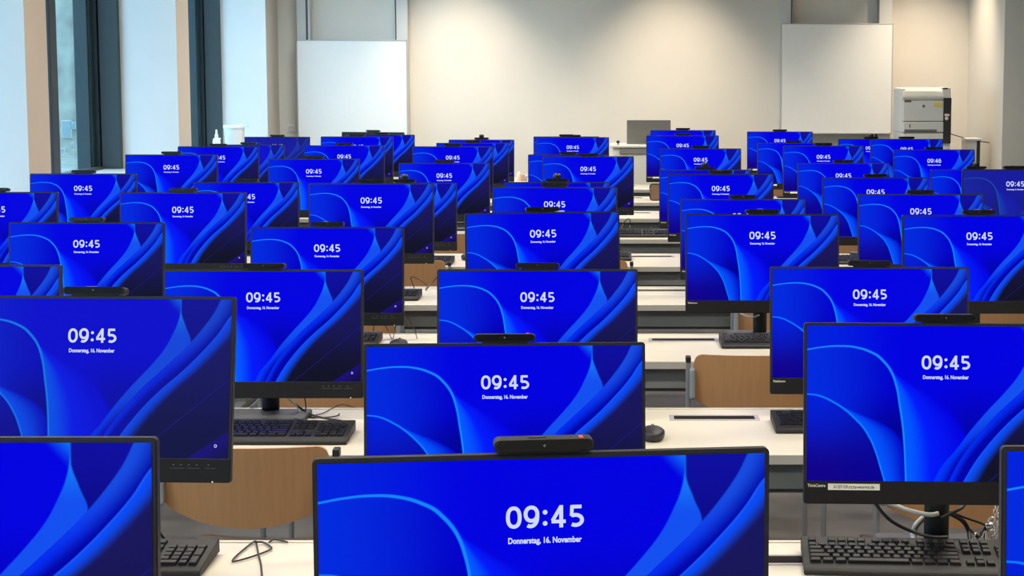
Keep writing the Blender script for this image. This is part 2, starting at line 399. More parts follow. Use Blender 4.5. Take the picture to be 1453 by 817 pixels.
# ------------------------------------------------------------------ lock-screen monitor
BW, BH = .541, .348; SW, SH = .529, .2976; BT = .0056
def rounded_panel(bm, hw, z0, z1, y0, y1, r=.006, bev=.0015):
    poly = []
    for cx, cz, a in ((hw - r, z1 - r, 0), (-hw + r, z1 - r, 90), (-hw + r, z0 + r, 180), (hw - r, z0 + r, 270)):
        for k in range(5):
            t = R(a + k * 22.5); poly.append((cx + r * math.cos(t), cz + r * math.sin(t)))
    b = bmesh.new(); prism(b, poly, y0, y1); bmesh.ops.recalc_face_normals(b, faces=b.faces[:])
    if bev: bmesh.ops.bevel(b, geom=[e for e in b.edges if abs(e.verts[0].co.y - e.verts[1].co.y) < 1e-6], offset=bev, segments=2, affect='EDGES')
    merge(bm, b)
def screen_quad():
    me = bpy.data.meshes.new('screen'); x = SW / 2; y = -.0012; z1 = -BT; z0 = -BT - SH
    me.from_pydata([(-x, y, z0), (x, y, z0), (x, y, z1), (-x, y, z1)], [], [(0, 1, 2, 3)])
    uvl = me.uv_layers.new(name='UVMap')
    for i, q in enumerate(((0, 0), (1, 0), (1, 1), (0, 1))): uvl.data[i].uv = q
    me.materials.append(M['screen']); return me
SCREEN = screen_quad()
def with_mat(me, m):
    c = me.copy(); c.materials.clear(); c.materials.append(m); return c
SCREEN_SOFT, SCREEN_DIM = with_mat(SCREEN, M['screen_soft']), with_mat(SCREEN, M['screen_dim'])
# head (tilting) meshes share one origin: the middle of the top front edge
def build_monitor():
    root = thing('monitor', 'x', 'monitor', (0, 0, 0))
    bm = bmesh.new(); rounded_panel(bm, BW / 2, -BH, 0, 0, .015)
    b = bmesh.new(); box(b, -.235, .235, .012, .034, -.318, -.03, .010, 3); merge(bm, b)
    box(bm, -.09, .09, .033, .052, -.24, -.09, .006)
    link('housing', bm, M['plastic'], root)
    link_mesh('screen', SCREEN, root)
    bm = bmesh.new(); box(bm, -BW / 2 + .001, BW / 2 - .001, -.0022, .001, -BH + .0012, -BT - SH, .0009, 1)
    link('bottom_bezel', bm, M['chin'], root)
    bm = bmesh.new()
    hw = .0595; r = .0075; poly = []
    for cx, a in ((hw - r, -90), (-hw + r, 90)):
        for k in range(9): t = R(a + k * 22.5); poly.append((cx + r * math.cos(t), .0098 + r * math.sin(t)))
    b = bmesh.new(); prism(b, poly, -.004, .026); bmesh.ops.recalc_face_normals(b, faces=b.faces[:])
    bmesh.ops.bevel(b, geom=[e for e in b.edges if abs(e.verts[0].co.y - e.verts[1].co.y) < 1e-6], offset=.002, segments=2, affect='EDGES')
    merge(bm, b); box(bm, -.044, .044, .001, .014, -.001, .005, .001, 1)
    wb = link('webcam_bar', bm, M['plastic'], root)
    bm = bmesh.new(); rounded_panel(bm, .056, .0045, .0165, -.0047, -.0035, .0058, 0); link('camera_window', bm, M['gloss'], wb)
    bm = bmesh.new(); lathe(bm, [(.0017, 0), (.0017, .0008), (.001, .0011)], 12)
    me_o = link('camera_lens', bm, M['lens'], wb); me_o.data.transform(Matrix.Translation((0, -.0047, .0105)) @ Matrix.Rotation(R(90), 4, 'X'))
    bm = bmesh.new(); box(bm, -.018, .003, .008, .0105, .0178, .0184, .0002, 1); link('microphone_slot', bm, M['gloss'], wb)
    lg = link_mesh('brand_lettering', text_mesh('ThinkCentre', .0082, M['logo'], 'LEFT', .00018, .80), root)
    lg.data.transform(Matrix.Translation((-BW / 2 + .0075, -.0028, -BT - SH - .0118)))
    bm = bmesh.new()
    for i, x in enumerate((.128, .142, .157, .172, .194)):
        box(bm, x - .0013, x + .0013, -.0026, -.002, -.316, -.3138)
    for x0, x1 in ((.122, .149), (.154, .178), (.187, .207)): box(bm, x0, x1, -.0025, -.002, -.3215, -.3209)
    o = link('button_marks', bm, M['marks'], root); o.data.transform(Matrix.Translation((.035, 0, 0)))
    bm = bmesh.new(); box(bm, .236, .2385, -.0026, -.001, -BH + .001, -BH + .0028); link('power_light', bm, M['whitelight'], root)
    bm = bmesh.new(); lathe(bm, [(.024, .012), (.0245, .02), (.0245, .295), (.023, .30)], 24, (0, 0, 0), 1.0, .75)
    box(bm, -.03, .03, -.004, .03, .20, .27, .004)
    bm2 = link('stand_column', bm, M['greymetal'], root)
    bm = bmesh.new(); rounded_panel(bm, .115, -.05, .05, 0, .012, .012, .002)
    o = link('stand_base', bm, M['basemetal'], root); o.data.transform(Matrix.Rotation(R(90), 4, 'X') @ Matrix.Translation((0, -.0, 0)))
    # rotated panel now spans z -0.012..0: lift it
    o.data.transform(Matrix.Translation((0, 0, -min(v.co.z for v in o.data.vertices))))
    return root
HEAD = ('housing', 'screen', 'bottom_bezel', 'webcam_bar', 'brand_lettering', 'button_marks', 'power_light', 'address_label', 'camera_dome')
proto = build_monitor()
def make_monitor(X, Y, ztop, label, yaw=0.0, tilt=6.0, time='09:45', screen='n', dome=False, red=False, sticker=None, first=[True], scale=1.0, base=.07, bdepth=1.0):
    o = proto if first[0] else dup(proto)
    first[0] = False
    o.location = (X, Y, DESK); o.rotation_euler = (0, 0, R(yaw)); o.scale = (scale,) * 3
    tag(o, label, 'monitor', 'monitors on the rows of desks')
    sc = kids(o, 'screen')[0]; wb = kids(o, 'webcam_bar')[0]
    for c in list(sc.children): bpy.data.objects.remove(c)
    sc.data = {'n': SCREEN, 's': SCREEN_SOFT, 'd': SCREEN_DIM, 'off': None}[screen] or OFF
    if screen != 'off':
        ck = link_mesh('clock_digits', clock_mesh(time), sc, (.0005, -.0018, -.0885))
        dt = link_mesh('date_text', text_mesh('Donnerstag, 16. November', .0098, M['digits'], 'CENTER', .00034, .80), sc, (0, -.0018, -.1065))
        ic = link_mesh('status_icon', ICON, sc, (.241, -.0018, -.2795))
    if dome: link_mesh('camera_dome', DOME, o)
    if red: link_mesh('recording_light', RED, wb)
    if sticker:
        st = link_mesh('address_label', STICK, o)
        if sticker.strip(): link_mesh('label_lettering', text_mesh(sticker, .0085, M['ink'], 'CENTER', .0001, .93), st, (-.1745, -.0032, -.3175))
    for c in o.children:
        if c.name.split('.')[0] in HEAD:
            c.location = (0, 0, (ztop - DESK) / scale); c.rotation_euler = (R(-tilt), 0, 0)
        elif c.name.startswith('stand_column'):
            c.location = (0, .062, 0)
        elif c.name.startswith('stand_base'):
            c.location = (0, base, 0); c.scale = (1, bdepth, 1)
    return o
bm = bmesh.new(); stroke(bm, ell(0, 0, .0022, .0026, 0, 360, 14)[:-1], .0011, True)
ICON = bpy.data.meshes.new('status_icon'); bm.to_mesh(ICON); bm.free(); ICON.materials.append(M['digits'])
bm = bmesh.new(); lathe(bm, [(.017, .016), (.0205, .019), (.0212, .031), (.0185, .039), (.011, .0435), (.003, .0445)], 20, (0, .008, 0))
DOME = bpy.data.meshes.new('camera_dome'); bm.to_mesh(DOME); bm.free(); DOME.materials.append(M['gloss'])
bm = bmesh.new(); box(bm, .0415, .0465, .0005, .012, .0176, .0190, .0005, 1)
RED = bpy.data.meshes.new('recording_light'); bm.to_mesh(RED); bm.free(); RED.materials.append(M['red'])
bm = bmesh.new(); box(bm, -.224, -.125, -.0029, -.002, -.3207, -.3085)
STICK = bpy.data.meshes.new('address_label'); bm.to_mesh(STICK); bm.free(); STICK.materials.append(M['label'])
OFF = with_mat(SCREEN, M['gloss'])

def d_back(k): return 2.09 if k == 0 else 1.98 + 1.352 * k
ORD = ['', 'first', 'second', 'third', 'fourth', 'fifth', 'sixth', 'seventh', 'eighth', 'ninth', 'tenth', 'eleventh']
def rowname(k): return 'nearest row' if k == 0 else '%s nearest row' % ORD[k + 1]
# key, row, left, right, top edge in photo pixels, options
MON = [
 ('A', 0, -421, 224, 619.5, dict(tilt=4)), ('Z0', 0, 450, 1095, 642, dict(yaw=6.5, red=True, tilt=1)), ('RA', 0, 1420, 2065, 632, dict(tilt=4)),
 ('B', 1, -68, 337, 419, dict(yaw=-2.5, base=.085, screen='s', tilt=11)), ('Z1', 1, 517, 916, 486, dict(yaw=2.2, red=True)), ('RB', 1, 1141, 1541, 458, dict(yaw=-2, base=.085, sticker='A107-59.rz.hs-worms.de')),
 ('D', 2, -196, 88, 375, dict()), ('C', 2, 232, 516, 382, dict(base=-.0, bdepth=1.5)), ('Z2', 2, 620, 905, 381.5, dict()), ('RC', 2, 1093, 1374, 378, dict(yaw=-1)),
 ('E', 3, 11, 236, 315, dict()), ('F', 3, 356, 573, 321.5, dict()), ('Z3', 3, 661, 879, 300.5, dict(yaw=9)), ('RD', 3, 973, 1190, 303.5, dict()), ('RE', 3, 1281, 1497, 304.5, dict(red=True)),
 ('G', 4, -97, 83, 272, dict()), ('H', 4, 170, 350, 272.5, dict()), ('I', 4, 438, 616, 259.5, dict()), ('Z4', 4, 698, 876, 265, dict(yaw=-2)), ('RF', 4, 965, 1143, 282, dict()), ('RG', 4, 1217, 1395, 275, dict()),
 ('J', 5, 41, 196, 246, dict()), ('K', 5, 275, 424, 258, dict()), ('L', 5, 499, 648, 259, dict(dome=True)), ('Z5', 5, 716, 865, 258, dict(dome=True)), ('RH', 5, 948, 1097, 246.5, dict()), ('RI', 5, 1168, 1316, 251.5, dict()), ('RV', 5, 1366, 1514, 240, dict(screen='d')),
 ('M', 6, 178, 309, 219, dict()), ('N', 6, 381, 510, 225, dict()), ('O', 6, 566, 695, 231, dict()), ('Z6', 6, 770, 899, 221.5, dict()), ('RK', 6, 935.5, 1065, 240.5, dict(dome=True)), ('RL', 6, 1132, 1261, 231, dict()), ('RJ', 6, 1320.5, 1450, 240, dict(dome=True)),
 ('P', 7, 252, 368, 207.5, dict()), ('Q', 7, 431.5, 545.5, 206, dict()), ('R', 7, 585, 700, 207.5, dict()), ('Z7', 7, 749.5, 863.5, 219, dict()), ('RM', 7, 936, 1052, 210.5, dict()), ('RN', 7, 1111, 1225.5, 206.5, dict(sticker=' ')), ('RO', 7, 1267.5, 1383, 212, dict(time='09:46')),
 ('Sx', 8, 301, 404, 205, dict(screen='s')), ('U', 8, 455, 558.5, 193.5, dict()), ('Y', 8, 618.6, 722.5, 202.5, dict()), ('Z8', 8, 760.5, 865, 194.5, dict()), ('RR', 8, 916, 1021, 192, dict(sticker=' ')), ('RP', 8, 1074, 1178, 202.5, dict(sticker=' ')), ('RU', 8, 1234.7, 1338, 197, dict()),
 ('T', 9, 346, 441, 194, dict(screen='d')), ('V', 9, 494, 590, 191, dict()), ('Xx', 9, 635.5, 731, 198, dict(dome=True)), ('Z9', 9, 756, 851, 193.5, dict()), ('RS', 9, 921, 1017, 184.5, dict()), ('RQ', 9, 1059, 1154, 186.5, dict(sticker=' ')), ('RT', 9, 1189, 1283, 197, dict(dome=True)),
]
EXTRA = {'x': '', 'Z0': 'with red light on its camera bar, frontmost and centre', 'RO': 'the only one showing 09:46', 'RV': 'greyish dim screen at right edge'}
POS = {}
for key, k, l, r, v, opt in MON:
    w = r - l; opt = dict(opt); yaw = opt.get('yaw', 0)
    zc = F * BW * math.cos(R(yaw)) / w
    D = (zc - .49 * math.sin(TH)) / math.cos(TH)
    D = min(max(D, d_back(k) - .18), d_back(k) - .105)
    q = at_y((l + r) / 2, v, D + .006)
    n = 1 + sum(1 for a in MON if a[1] == k and a[2] + a[3] < l + r)
    tot = sum(1 for a in MON if a[1] == k)
    t = opt.get('time', '09:45'); which = ORD[n] + ' from left' if n > 1 else 'leftmost'
    if n == tot: which = 'rightmost'
    if key in EXTRA and key != 'Z0' : label = 'black monitor in the %s, %s' % (rowname(k), EXTRA[key])
    elif opt.get('sticker') and key in ('RB', 'RN', 'RR'): label = 'black blue-screen monitor with white bezel label, %s in the %s' % (which, rowname(k))
    elif opt.get('dome'): label = 'blue-screen monitor with round camera dome on top, %s in the %s' % (which, rowname(k))
    elif opt.get('red'): label = 'blue-screen monitor with red camera light, %s in the %s' % (which, rowname(k))
    elif opt.get('screen') == 'd': label = 'black monitor with dim blue screen, %s in the %s' % (which, rowname(k))
    else: label = 'black monitor with blue lock screen, %s in the %s' % (which, rowname(k))
    make_monitor(q.x, D, q.z, label, **opt)
    POS[key] = (q.x, D)

# ------------------------------------------------------------------ desks
DX0, DX1, DD = -3.08, 2.78, .58
LEGX = (-2.95, -1.86, -.52, 1.82, 2.62)
def build_desk():
    t = thing('bench_desk', 'x', 'desk', (0, 0, 0))
    bm = bmesh.new(); box(bm, DX0, DX1, -DD + .004, -.016, DESK - .026, DESK, .002, 2); link('desktop', bm, M['top'], t)
    bm = bmesh.new(); box(bm, DX0, DX1, -DD, -DD + .0045, DESK - .026, DESK - .001, .001, 1); link('front_edge_band', bm, M['edge'], t)
    bm = bmesh.new(); box(bm, DX0, DX1, -.013, 0, DESK - .026, DESK + .0015, .002, 2); box(bm, DX0, DX1, -.017, -.012, DESK - .026, DESK - .004); link('rear_edge_rail', bm, M['top'], t)
    bm = bmesh.new(); box(bm, DX0 + .05, DX1 - .05, -DD + .035, -DD + .065, .643, DESK - .032, .003); link('front_beam', bm, M['beam'], t)
    bm = bmesh.new(); box(bm, DX0 + .05, DX1 - .05, -DD + .045, -.12, .632, .642, .002); box(bm, DX0 + .05, DX1 - .05, -.125, -.115, .632, DESK - .03); link('cable_tray', bm, M['tray'], t)
    for x in LEGX:
        bm = bmesh.new(); box(bm, x - .025, x + .025, -.37, -.31, .02, .645, .004); box(bm, x - .025, x + .025, -.55, -.05, 0, .035, .006); box(bm, x - .02, x + .02, -.50, -.10, .64, DESK - .027, .003)
        link('leg', bm, M['beam'], t)
    for x in (-1.33, .28, 1.88):
        bm = bmesh.new()
        for a in ((-.122, .122, -.172, -.163), (-.122, .122, -.113, -.104), (-.122, -.110, -.165, -.11), (.110, .122, -.165, -.11)):
            box(bm, x + a[0], x + a[1], a[2], a[3], DESK - .002, DESK + .0025, .0006, 1)
        s = link('cable_slot', bm, M['slot'], t)
        bm = bmesh.new(); box(bm, x - .112, x + .112, -.164, -.112, DESK - .001, DESK + .0008); link('slot_brush', bm, M['slotdark'], s)
    return t
desk0 = build_desk()
for k in range(10):
    lab = 'long white bench desk under the %s of monitors' % rowname(k)
    o = desk0 if k == 0 else dup(desk0)
    o.location = (0, d_back(k), 0)
    for s in kids(o, 'cable_slot'): s.location.x = -.028 * (k - 2)
    tag(o, lab, 'desk', 'rows of white desks')

# ------------------------------------------------------------------ chairs
def build_chair():
    t = thing('chair', 'x', 'chair', (0, 0, 0))
    bm = bmesh.new(); NX, NZ = 44, 10; hw = .203; r = .028; th = .0095
    def yb(x): return -.034 * (1 - (x / hw) ** 2)
    grid = {}
    for side in (0, 1):
        for i in range(NX + 1):
            x = hw * math.sin(math.pi / 2 * (-1 + 2 * i / NX)) * .55 + .45 * hw * (-1 + 2 * i / NX)
            a = hw - abs(x)
            top = .775 - (r - math.sqrt(max(0, r * r - (r - a) ** 2)) if a < r else 0)
            bot = .572 + .052 * (abs(x) / hw) ** 2.1 + (.012 * (1 - a / .012) if a < .012 else 0)
            for j in range(NZ + 1):
                z = bot + (top - bot) * j / NZ
                grid[side, i, j] = bm.verts.new((x, yb(x) + (th if side else 0) + .02 * ((z - .57) / .2) * -1 + .012, z))
    for i in range(NX):
        for j in range(NZ):
            for side in (0, 1):
                f = bm.faces.new([grid[side, i, j], grid[side, i + 1, j], grid[side, i + 1, j + 1], grid[side, i, j + 1]]); f.smooth = True
        for j in (0, NZ): bm.faces.new([grid[0, i, j], grid[0, i + 1, j], grid[1, i + 1, j], grid[1, i, j]])
    for j in range(NZ):
        for i in (0, NX): bm.faces.new([grid[0, i, j], grid[0, i, j + 1], grid[1, i, j + 1], grid[1, i, j]])
    for f in bm.faces:
        if not f.smooth:
            for e in f.edges: e.smooth = False
    link('backrest', bm, M['ply'], t)
    bm = bmesh.new(); sg = {}; nx, ny = 16, 16
    for side in (0, 1):
        for i in range(nx + 1):
            for j in range(ny + 1):
                fx = -1 + 2 * i / nx; fy = j / ny
                hw2 = .195 + .01 * fy - .03 * max(0, abs(fy - .5) * 2 - .8) * 5 * .3
                sg[side, i, j] = bm.verts.new((fx * hw2, .035 + fy * .385, .438 + .012 * fx * fx - .012 * math.sin(fy * 3.1) - (.03 * max(0, fy - .82) / .18 * .8 if fy > .82 else 0) + (.011 if side else 0)))
    for i in range(nx):
        for j in range(ny):
            for side in (0, 1):
                f = bm.faces.new([sg[side, i, j], sg[side, i + 1, j], sg[side, i + 1, j + 1], sg[side, i, j + 1]]); f.smooth = True
        for j in (0, ny): bm.faces.new([sg[0, i, j], sg[0, i + 1, j], sg[1, i + 1, j], sg[1, i, j]])
    for j in range(ny):
        for i in (0, nx): bm.faces.new([sg[0, i, j], sg[0, i, j + 1], sg[1, i, j + 1], sg[1, i, j]])
    for f in bm.faces:
        if not f.smooth:
            for e in f.edges: e.smooth = False
    link('seat', bm, M['ply'], t)
    for s in (-1, 1):
        x = s * .222
        bm = bmesh.new(); box(bm, x - .0075, x + .0075, -.016, .014, 0, .752, .006, 3); lg = link('rear_leg', bm, M['tube'], t)
        bm = bmesh.new(); box(bm, x - .0085, x + .0085, -.017, .015, .748, .768, .003, 2); link('end_cap', bm, M['cap'], lg)
        bm = bmesh.new(); tube(bm, [(s * .2, .385, .43), (s * .205, .40, .2), (s * .212, .415, 0)], .0095, 10); link('front_leg', bm, M['chrome'], t)
        bm = bmesh.new(); tube(bm, [(x, .0, .415), (s * .205, .2, .418), (s * .2, .385, .42)], .0095, 10); link('seat_rail', bm, M['tube'], t)
        bm = bmesh.new(); box(bm, s * .2085 - .0095, s * .2085 + .0095, -.026, .014, .628, .732, .0085, 3); link('side_bracket', bm, M['pad'], t)
    return t
chair0 = build_chair()
CH = [ # centre px, row, offset from the desk front, label
 (350, 2, -.05, 0, 'wooden chair with full curved back, left foreground before the second-left monitor keyboard'),
 (1372, 2, -.05, 0, 'wooden chair whose back shows under the monitor with the white address label'),
 (464, 3, -.06, 0, 'wooden chair with only its rounded lower back edge showing above cables, left of centre'),
 (1075, 3, -.06, 0, 'wooden chair with grey side post, right of the centre aisle'),
 (492, 4, -.05, 0, 'wooden chair seen in the gap under the fourth row second monitor, beside hanging cables'),
 (1118, 4, -.05, 0, 'wooden chair half hidden behind a black monitor column, right of the aisle'),
 (1420, 4, -.05, 0, 'wooden chair at the right picture edge under a dark bezel'),
 (573, 5, -.035, 0, 'wooden chair with a thin black cable looping in front of its back'),
 (831, 5, -.035, 0, 'wooden chair with only one rounded top corner showing beside a central monitor'),
 (628, 6, -.035, 0, 'wooden chair showing as a narrow brown strip beside a monitor, behind a mouse'),
 (1203, 6, -.035, 0, 'wooden chair showing in a small gap above a keyboard, right half'),
 (1106, 9, -.035, 0, 'farthest wooden chair, a tiny brown patch between two monitors on the right'),
]
for i, (u, k, off, rz, lab) in enumerate(CH):
    Y = d_back(k) - DD + off
    q = at_y(u, 700 if k < 3 else 400, Y)
    o = chair0 if i == 0 else dup(chair0)
    o.location = (q.x, Y, 0); o.rotation_euler = (0, 0, R(rz)); tag(o, lab, 'chair', 'wooden classroom chairs')

# ------------------------------------------------------------------ keyboards
KU = .01905
def key_layout():
    L = []   # x, row, width, height in units
    L.append((0, 0, 1, 1)); 
    for i in range(4): L += [(2 + i, 0, 1, 1), (6.5 + i, 0, 1, 1), (11 + i, 0, 1, 1)]
    for i in range(13): L.append((i, 1.25, 1, 1))
    L.append((13, 1.25, 2, 1)); L.append((0, 2.25, 1.5, 1))
    for i in range(12): L.append((1.5 + i, 2.25, 1, 1))
    L.append((13.5, 2.25, 1.5, 1)); L.append((0, 3.25, 1.75, 1))
    for i in range(11): L.append((1.75 + i, 3.25, 1, 1))
    L.append((12.75, 3.25, 2.25, 1)); L.append((0, 4.25, 2.25, 1))
    for i in range(10): L.append((2.25 + i, 4.25, 1, 1))
    L.append((12.25, 4.25, 2.75, 1))
    x = 0
    for w in (1.25, 1.25, 1.25, 6.25, 1.25, 1.25, 1.25, 1.25): L.append((x, 5.25, w, 1)); x += w
    for i in range(3): L += [(15.35 + i, 0, 1, 1), (15.35 + i, 1.25, 1, 1), (15.35 + i, 2.25, 1, 1), (15.35 + i, 5.25, 1, 1)]
    L.append((16.35, 4.25, 1, 1))
    for i in range(4): L.append((18.7 + i, 1.25, 1, 1))
    for r in (2.25, 3.25, 4.25):
        for i in range(3): L.append((18.7 + i, r, 1, 1))
    L += [(21.7, 2.25, 1, 2), (21.7, 4.25, 1, 2), (18.7, 5.25, 2, 1), (20.7, 5.25, 1, 1)]
    return L
LAY = key_layout(); KW = 22.7 * KU; KBW = KW + .022; KBD = .164
def kz(y): return .0135 + (y / KBD) * .017              # deck height
_kc = {}
def keycap(w, h):
    if (w, h) in _kc: return _kc[w, h]
    bm = bmesh.new(); W = w * KU - .0012; H = h * KU - .0012; t = .0032
    a = [bm.verts.new((sx * W / 2, sy * H / 2, 0)) for sx, sy in ((-1, -1), (1, -1), (1, 1), (-1, 1))]
    b = [bm.verts.new((sx * (W / 2 - t * .75), sy * (H / 2 - t * .6) + .0012, .0078)) for sx, sy in ((-1, -1), (1, -1), (1, 1), (-1, 1))]
    bm.faces.new(a[::-1]); bm.faces.new(b)
    for i in range(4): bm.faces.new((a[i], a[(i + 1) % 4], b[(i + 1) % 4], b[i]))
    bmesh.ops.bevel(bm, geom=bm.edges[:], offset=.0008, segments=1, affect='EDGES')
    bmesh.ops.recalc_face_normals(bm, faces=bm.faces[:])
    me = bpy.data.meshes.new('keycap'); bm.to_mesh(me); bm.free(); me.materials.append(M['key']); _kc[w, h] = me
    return me
def shell_bm():
    b = bmesh.new(); w = KBW / 2
    prism_x(b, [(0, .001), (.006, 0), (KBD, .004), (KBD, kz(KBD)), (KBD - .006, kz(KBD)), (.024, kz(.024)), (.006, .0125), (0, .008)], -w, w)
    bmesh.ops.recalc_face_normals(b, faces=b.faces[:])
    bmesh.ops.bevel(b, geom=b.edges[:], offset=.0012, segments=2, affect='EDGES')
    return b
def key_pose(x, r, w, h):
    lx = -KW / 2 + (x + w / 2) * KU; ly = .026 + (6.25 - (r + h / 2)) * KU * 1.0
    return Vector((lx, ly, kz(ly) - .002)), math.atan(.017 / KBD)
def build_keyboard(single):
    t = thing('keyboard', 'x', 'keyboard', (0, 0, 0))
    link('keyboard_shell', shell_bm(), M['kbody'], t)
    for s in (-1, 1):
        bm = bmesh.new(); box(bm, s * .19 - .012, s * .19 + .012, KBD - .03, KBD - .018, -.0005, .012, .001, 1); link('foot', bm, M['cap'], t)
    if single:
        for (x, r, w, h) in LAY:
            p, a = key_pose(x, r, w, h); link_mesh('keycap', keycap(w, h), t, p, (a, 0, 0))
    else:
        for nm, lo, hi in (('letter_keys', -1, 15.1), ('navigation_keys', 15.1, 18.5), ('arrow_keys', 15.1, 18.5), ('number_keys', 18.5, 30)):
            bm = bmesh.new()
            for (x, r, w, h) in LAY:
                if lo < x < hi and (lo != 15.1 or (r > 4) == (nm == 'arrow_keys')):
                    p, a = key_pose(x, r, w, h); me = keycap(w, h).copy()
                    me.transform(Matrix.Translation(p) @ Matrix.Rotation(a, 4, 'X')); bm.from_mesh(me); bpy.data.meshes.remove(me)
            link(nm, bm, M['key'], t)
    return t
kb_fine, kb_far = build_keyboard(True), build_keyboard(False)
used = set()
def keyboard(pt, corner, label, fine=False, rz=0.0, rx=0.0):
    q = at_z(pt[0], pt[1], DESK + .012)
    x = q.x + (KBW / 2 if corner == 'L' else -KBW / 2)
    src = kb_fine if fine else kb_far
    o = src if src.name not in used else dup(src)
    used.add(src.name)
    o.location = (x, q.y, DESK + .0005); o.rotation_euler = (R(rx), 0, R(rz)); tag(o, label, 'keyboard', 'black keyboards')
    return o
keyboard((1142, 811), 'L', 'black keyboard under the monitor with the white address label', True, -4)
keyboard((283, 812), 'R', 'black keyboard beside a thin cable loop, lower left foreground', True)
keyboard((491, 625), 'R', 'black keyboard between the monitor stand and the large wooden chair back, left', True)
keyboard((1101, 609), 'L', 'black keyboard right of the desk slot, cut by the second nearest right monitor', True)
keyboard((1024, 490), 'L', 'black keyboard under a monitor stand column right of the aisle')
keyboard((534, 488), 'R', 'black keyboard beside a mouse, in the fourth desk row left of centre')
keyboard((593, 423), 'R', 'black keyboard end below a wooden chair back and cable loop')
keyboard((641, 373), 'R', 'black keyboard left of a mouse, below a wooden chair strip')
keyboard((896, 367), 'R', 'black keyboard whose right tip pokes out beside a central monitor')
keyboard((950, 334), 'R', 'black keyboard spanning the far aisle gap between two monitor columns')
keyboard((1185, 372), 'L', 'black keyboard seen in a small gap on the right below a chair patch')

def build_mouse():
    t = thing('mouse', 'x', 'mouse', (0, 0, 0))
    b = bmesh.new(); bmesh.ops.create_uvsphere(b, u_segments=28, v_segments=16, radius=1)
    for v in b.verts:
        z = v.co.z; v.co = Vector((v.co.x * .031 * (1 - .08 * v.co.y), v.co.y * .055, max(-.25, z) * .5 * .027 + .0165 + (.002 if z > 0 else 0) if z > 0 else max(-.6, z) * .0275 + .0165))
    for f in b.faces: f.smooth = True
    link('mouse_shell', b, M['plastic'], t)
    bm = bmesh.new(); tube(bm, [(-.0035, 0, 0), (.0035, 0, 0)], .0065, 14, False)
    w = link('scroll_wheel', bm, M['lens'], t); w.location = (0, .030, .0262)
    bm = bmesh.new(); box(bm, -.0005, .0005, .012, .04, .016, .0292); link('button_gap', bm, M['gloss'], t)
    return t
mouse0 = build_mouse()
for i, (u, v, lab) in enumerate([(927, 629, 'black mouse on the white desk beside the central monitor edge'),
                                 (563, 498, 'black mouse under hanging cables, mostly hidden behind a monitor top'),
                                 (662, 370, 'black mouse on the far desk right of a keyboard, cut by a monitor')]):
    q = at_z(u, v, DESK); o = mouse0 if i == 0 else dup(mouse0)
    o.location = (q.x, q.y + .055, DESK); tag(o, lab, 'mouse', 'black computer mice')

# ------------------------------------------------------------------ cables and locks
def cable(pts, r, m, label, name='cable', cat='cable', group='loose cables on the desks'):
    bm = bmesh.new(); tube(bm, pts, r, 8, True, 8); o = link(name, bm, m); tag(o, label, cat, group); return o
def P(u, v, y): return at_y(u, v, y)
def Pz(u, v, h=.004): return at_z(u, v, DESK + h)
cable([Pz(372, 822), Pz(370, 800), Pz(367, 788), Pz(364, 772), Pz(361, 768), Pz(345, 780), Pz(331, 793), Pz(334, 796), Pz(362, 788), Pz(384, 779), Pz(382, 774), Pz(372, 769), Pz(362, 769, .008)], .0019, M['browncable'], 'thin dark cable folded into a loop on the white desk, lower left')
cable([Pz(382, 769), P(388, 765.5, d_back(1) - .01), P(396, 766, d_back(1) - .01), Pz(408, 769)], .0018, M['cable'], 'short dark cable arch at the desk rear edge, lower left')
cable([P(224, 752, 3.26), P(233, 764, 3.28), Pz(243, 771), Pz(255, 769)], .0028, M['cable'], 'black cable end on the desk beside the lower left keyboard')
y2 = POS['C'][1] + .03
cable([P(405, 560, y2), P(415, 570, y2 + .01), P(436, 585, y2 + .0), Pz(455, 592, .012), Pz(485, 597)], .0030, M['cable'], 'thick black cable under the second row left monitor')
cable([P(402, 560, y2), P(418, 573, y2), Pz(428, 589)], .0022, M['whitecable'], 'pale cable under the second row left monitor')
cable([P(432, 560, y2), P(434, 575, y2), Pz(436, 590), Pz(462, 592), Pz(480, 589), P(479, 584, d_back(2) - .01)], .0017, M['cable'], 'black cable curling on the desk, second row left')
cable([P(512, 583, d_back(2) + .1), P(500, 577, d_back(2)), P(484, 574, d_back(2) - .02), P(470, 580, d_back(2) - .03), Pz(455, 587), Pz(430, 592)], .0014, M['browncable'], 'thin brown cable rising over the desk edge, second row left')
cable([Pz(330, 588), P(348, 582, y2 + .1), P(362, 572, y2 + .1), P(372, 560, y2 + .08)], .0028, M['pad'], 'grey cable left of a monitor stand, second row left')
cable([Pz(392, 594, .01), P(408, 593, 4.5), P(424, 595, 4.46), Pz(440, 600, .03)], .0025, M['cable'], 'black cable from stand foot to keyboard, second row left')
# right-hand cluster under the labelled monitor
yb = POS['RB'][1] + .06
cable([P(1240, 712, yb), P(1262, 737, yb), P(1290, 752, yb - .01), P(1320, 761, yb - .03), P(1345, 762, yb - .03)], .0036, M['cable'], 'thick black cable sagging left of a monitor column, lower right')
cable([P(1258, 712, yb + .02), P(1290, 724, yb - .01), P(1318, 730, yb - .03), P(1332, 728, yb - .03)], .0046, M['whitecable'], 'pale grey cable tied to a monitor column, lower right')
cable([P(1312, 733, yb + .02), P(1300, 745, yb + .01), P(1296, 758, yb), P(1298, 768, yb - .03)], .0062, M['whitecable'], 'thick pale cable bending down left of a monitor column')
cable([P(1345, 727, yb), P(1365, 738, yb), P(1374, 752, yb), P(1376, 768, yb - .02)], .0044, M['cable'], 'black cable arching down right of a monitor column')
cable([P(1348, 726, yb), P(1372, 735, yb), P(1399, 746, yb), P(1390, 758, yb), P(1386, 766, yb - .01)], .0024, M['cable'], 'thin black cable leading to the steel lock, lower right')
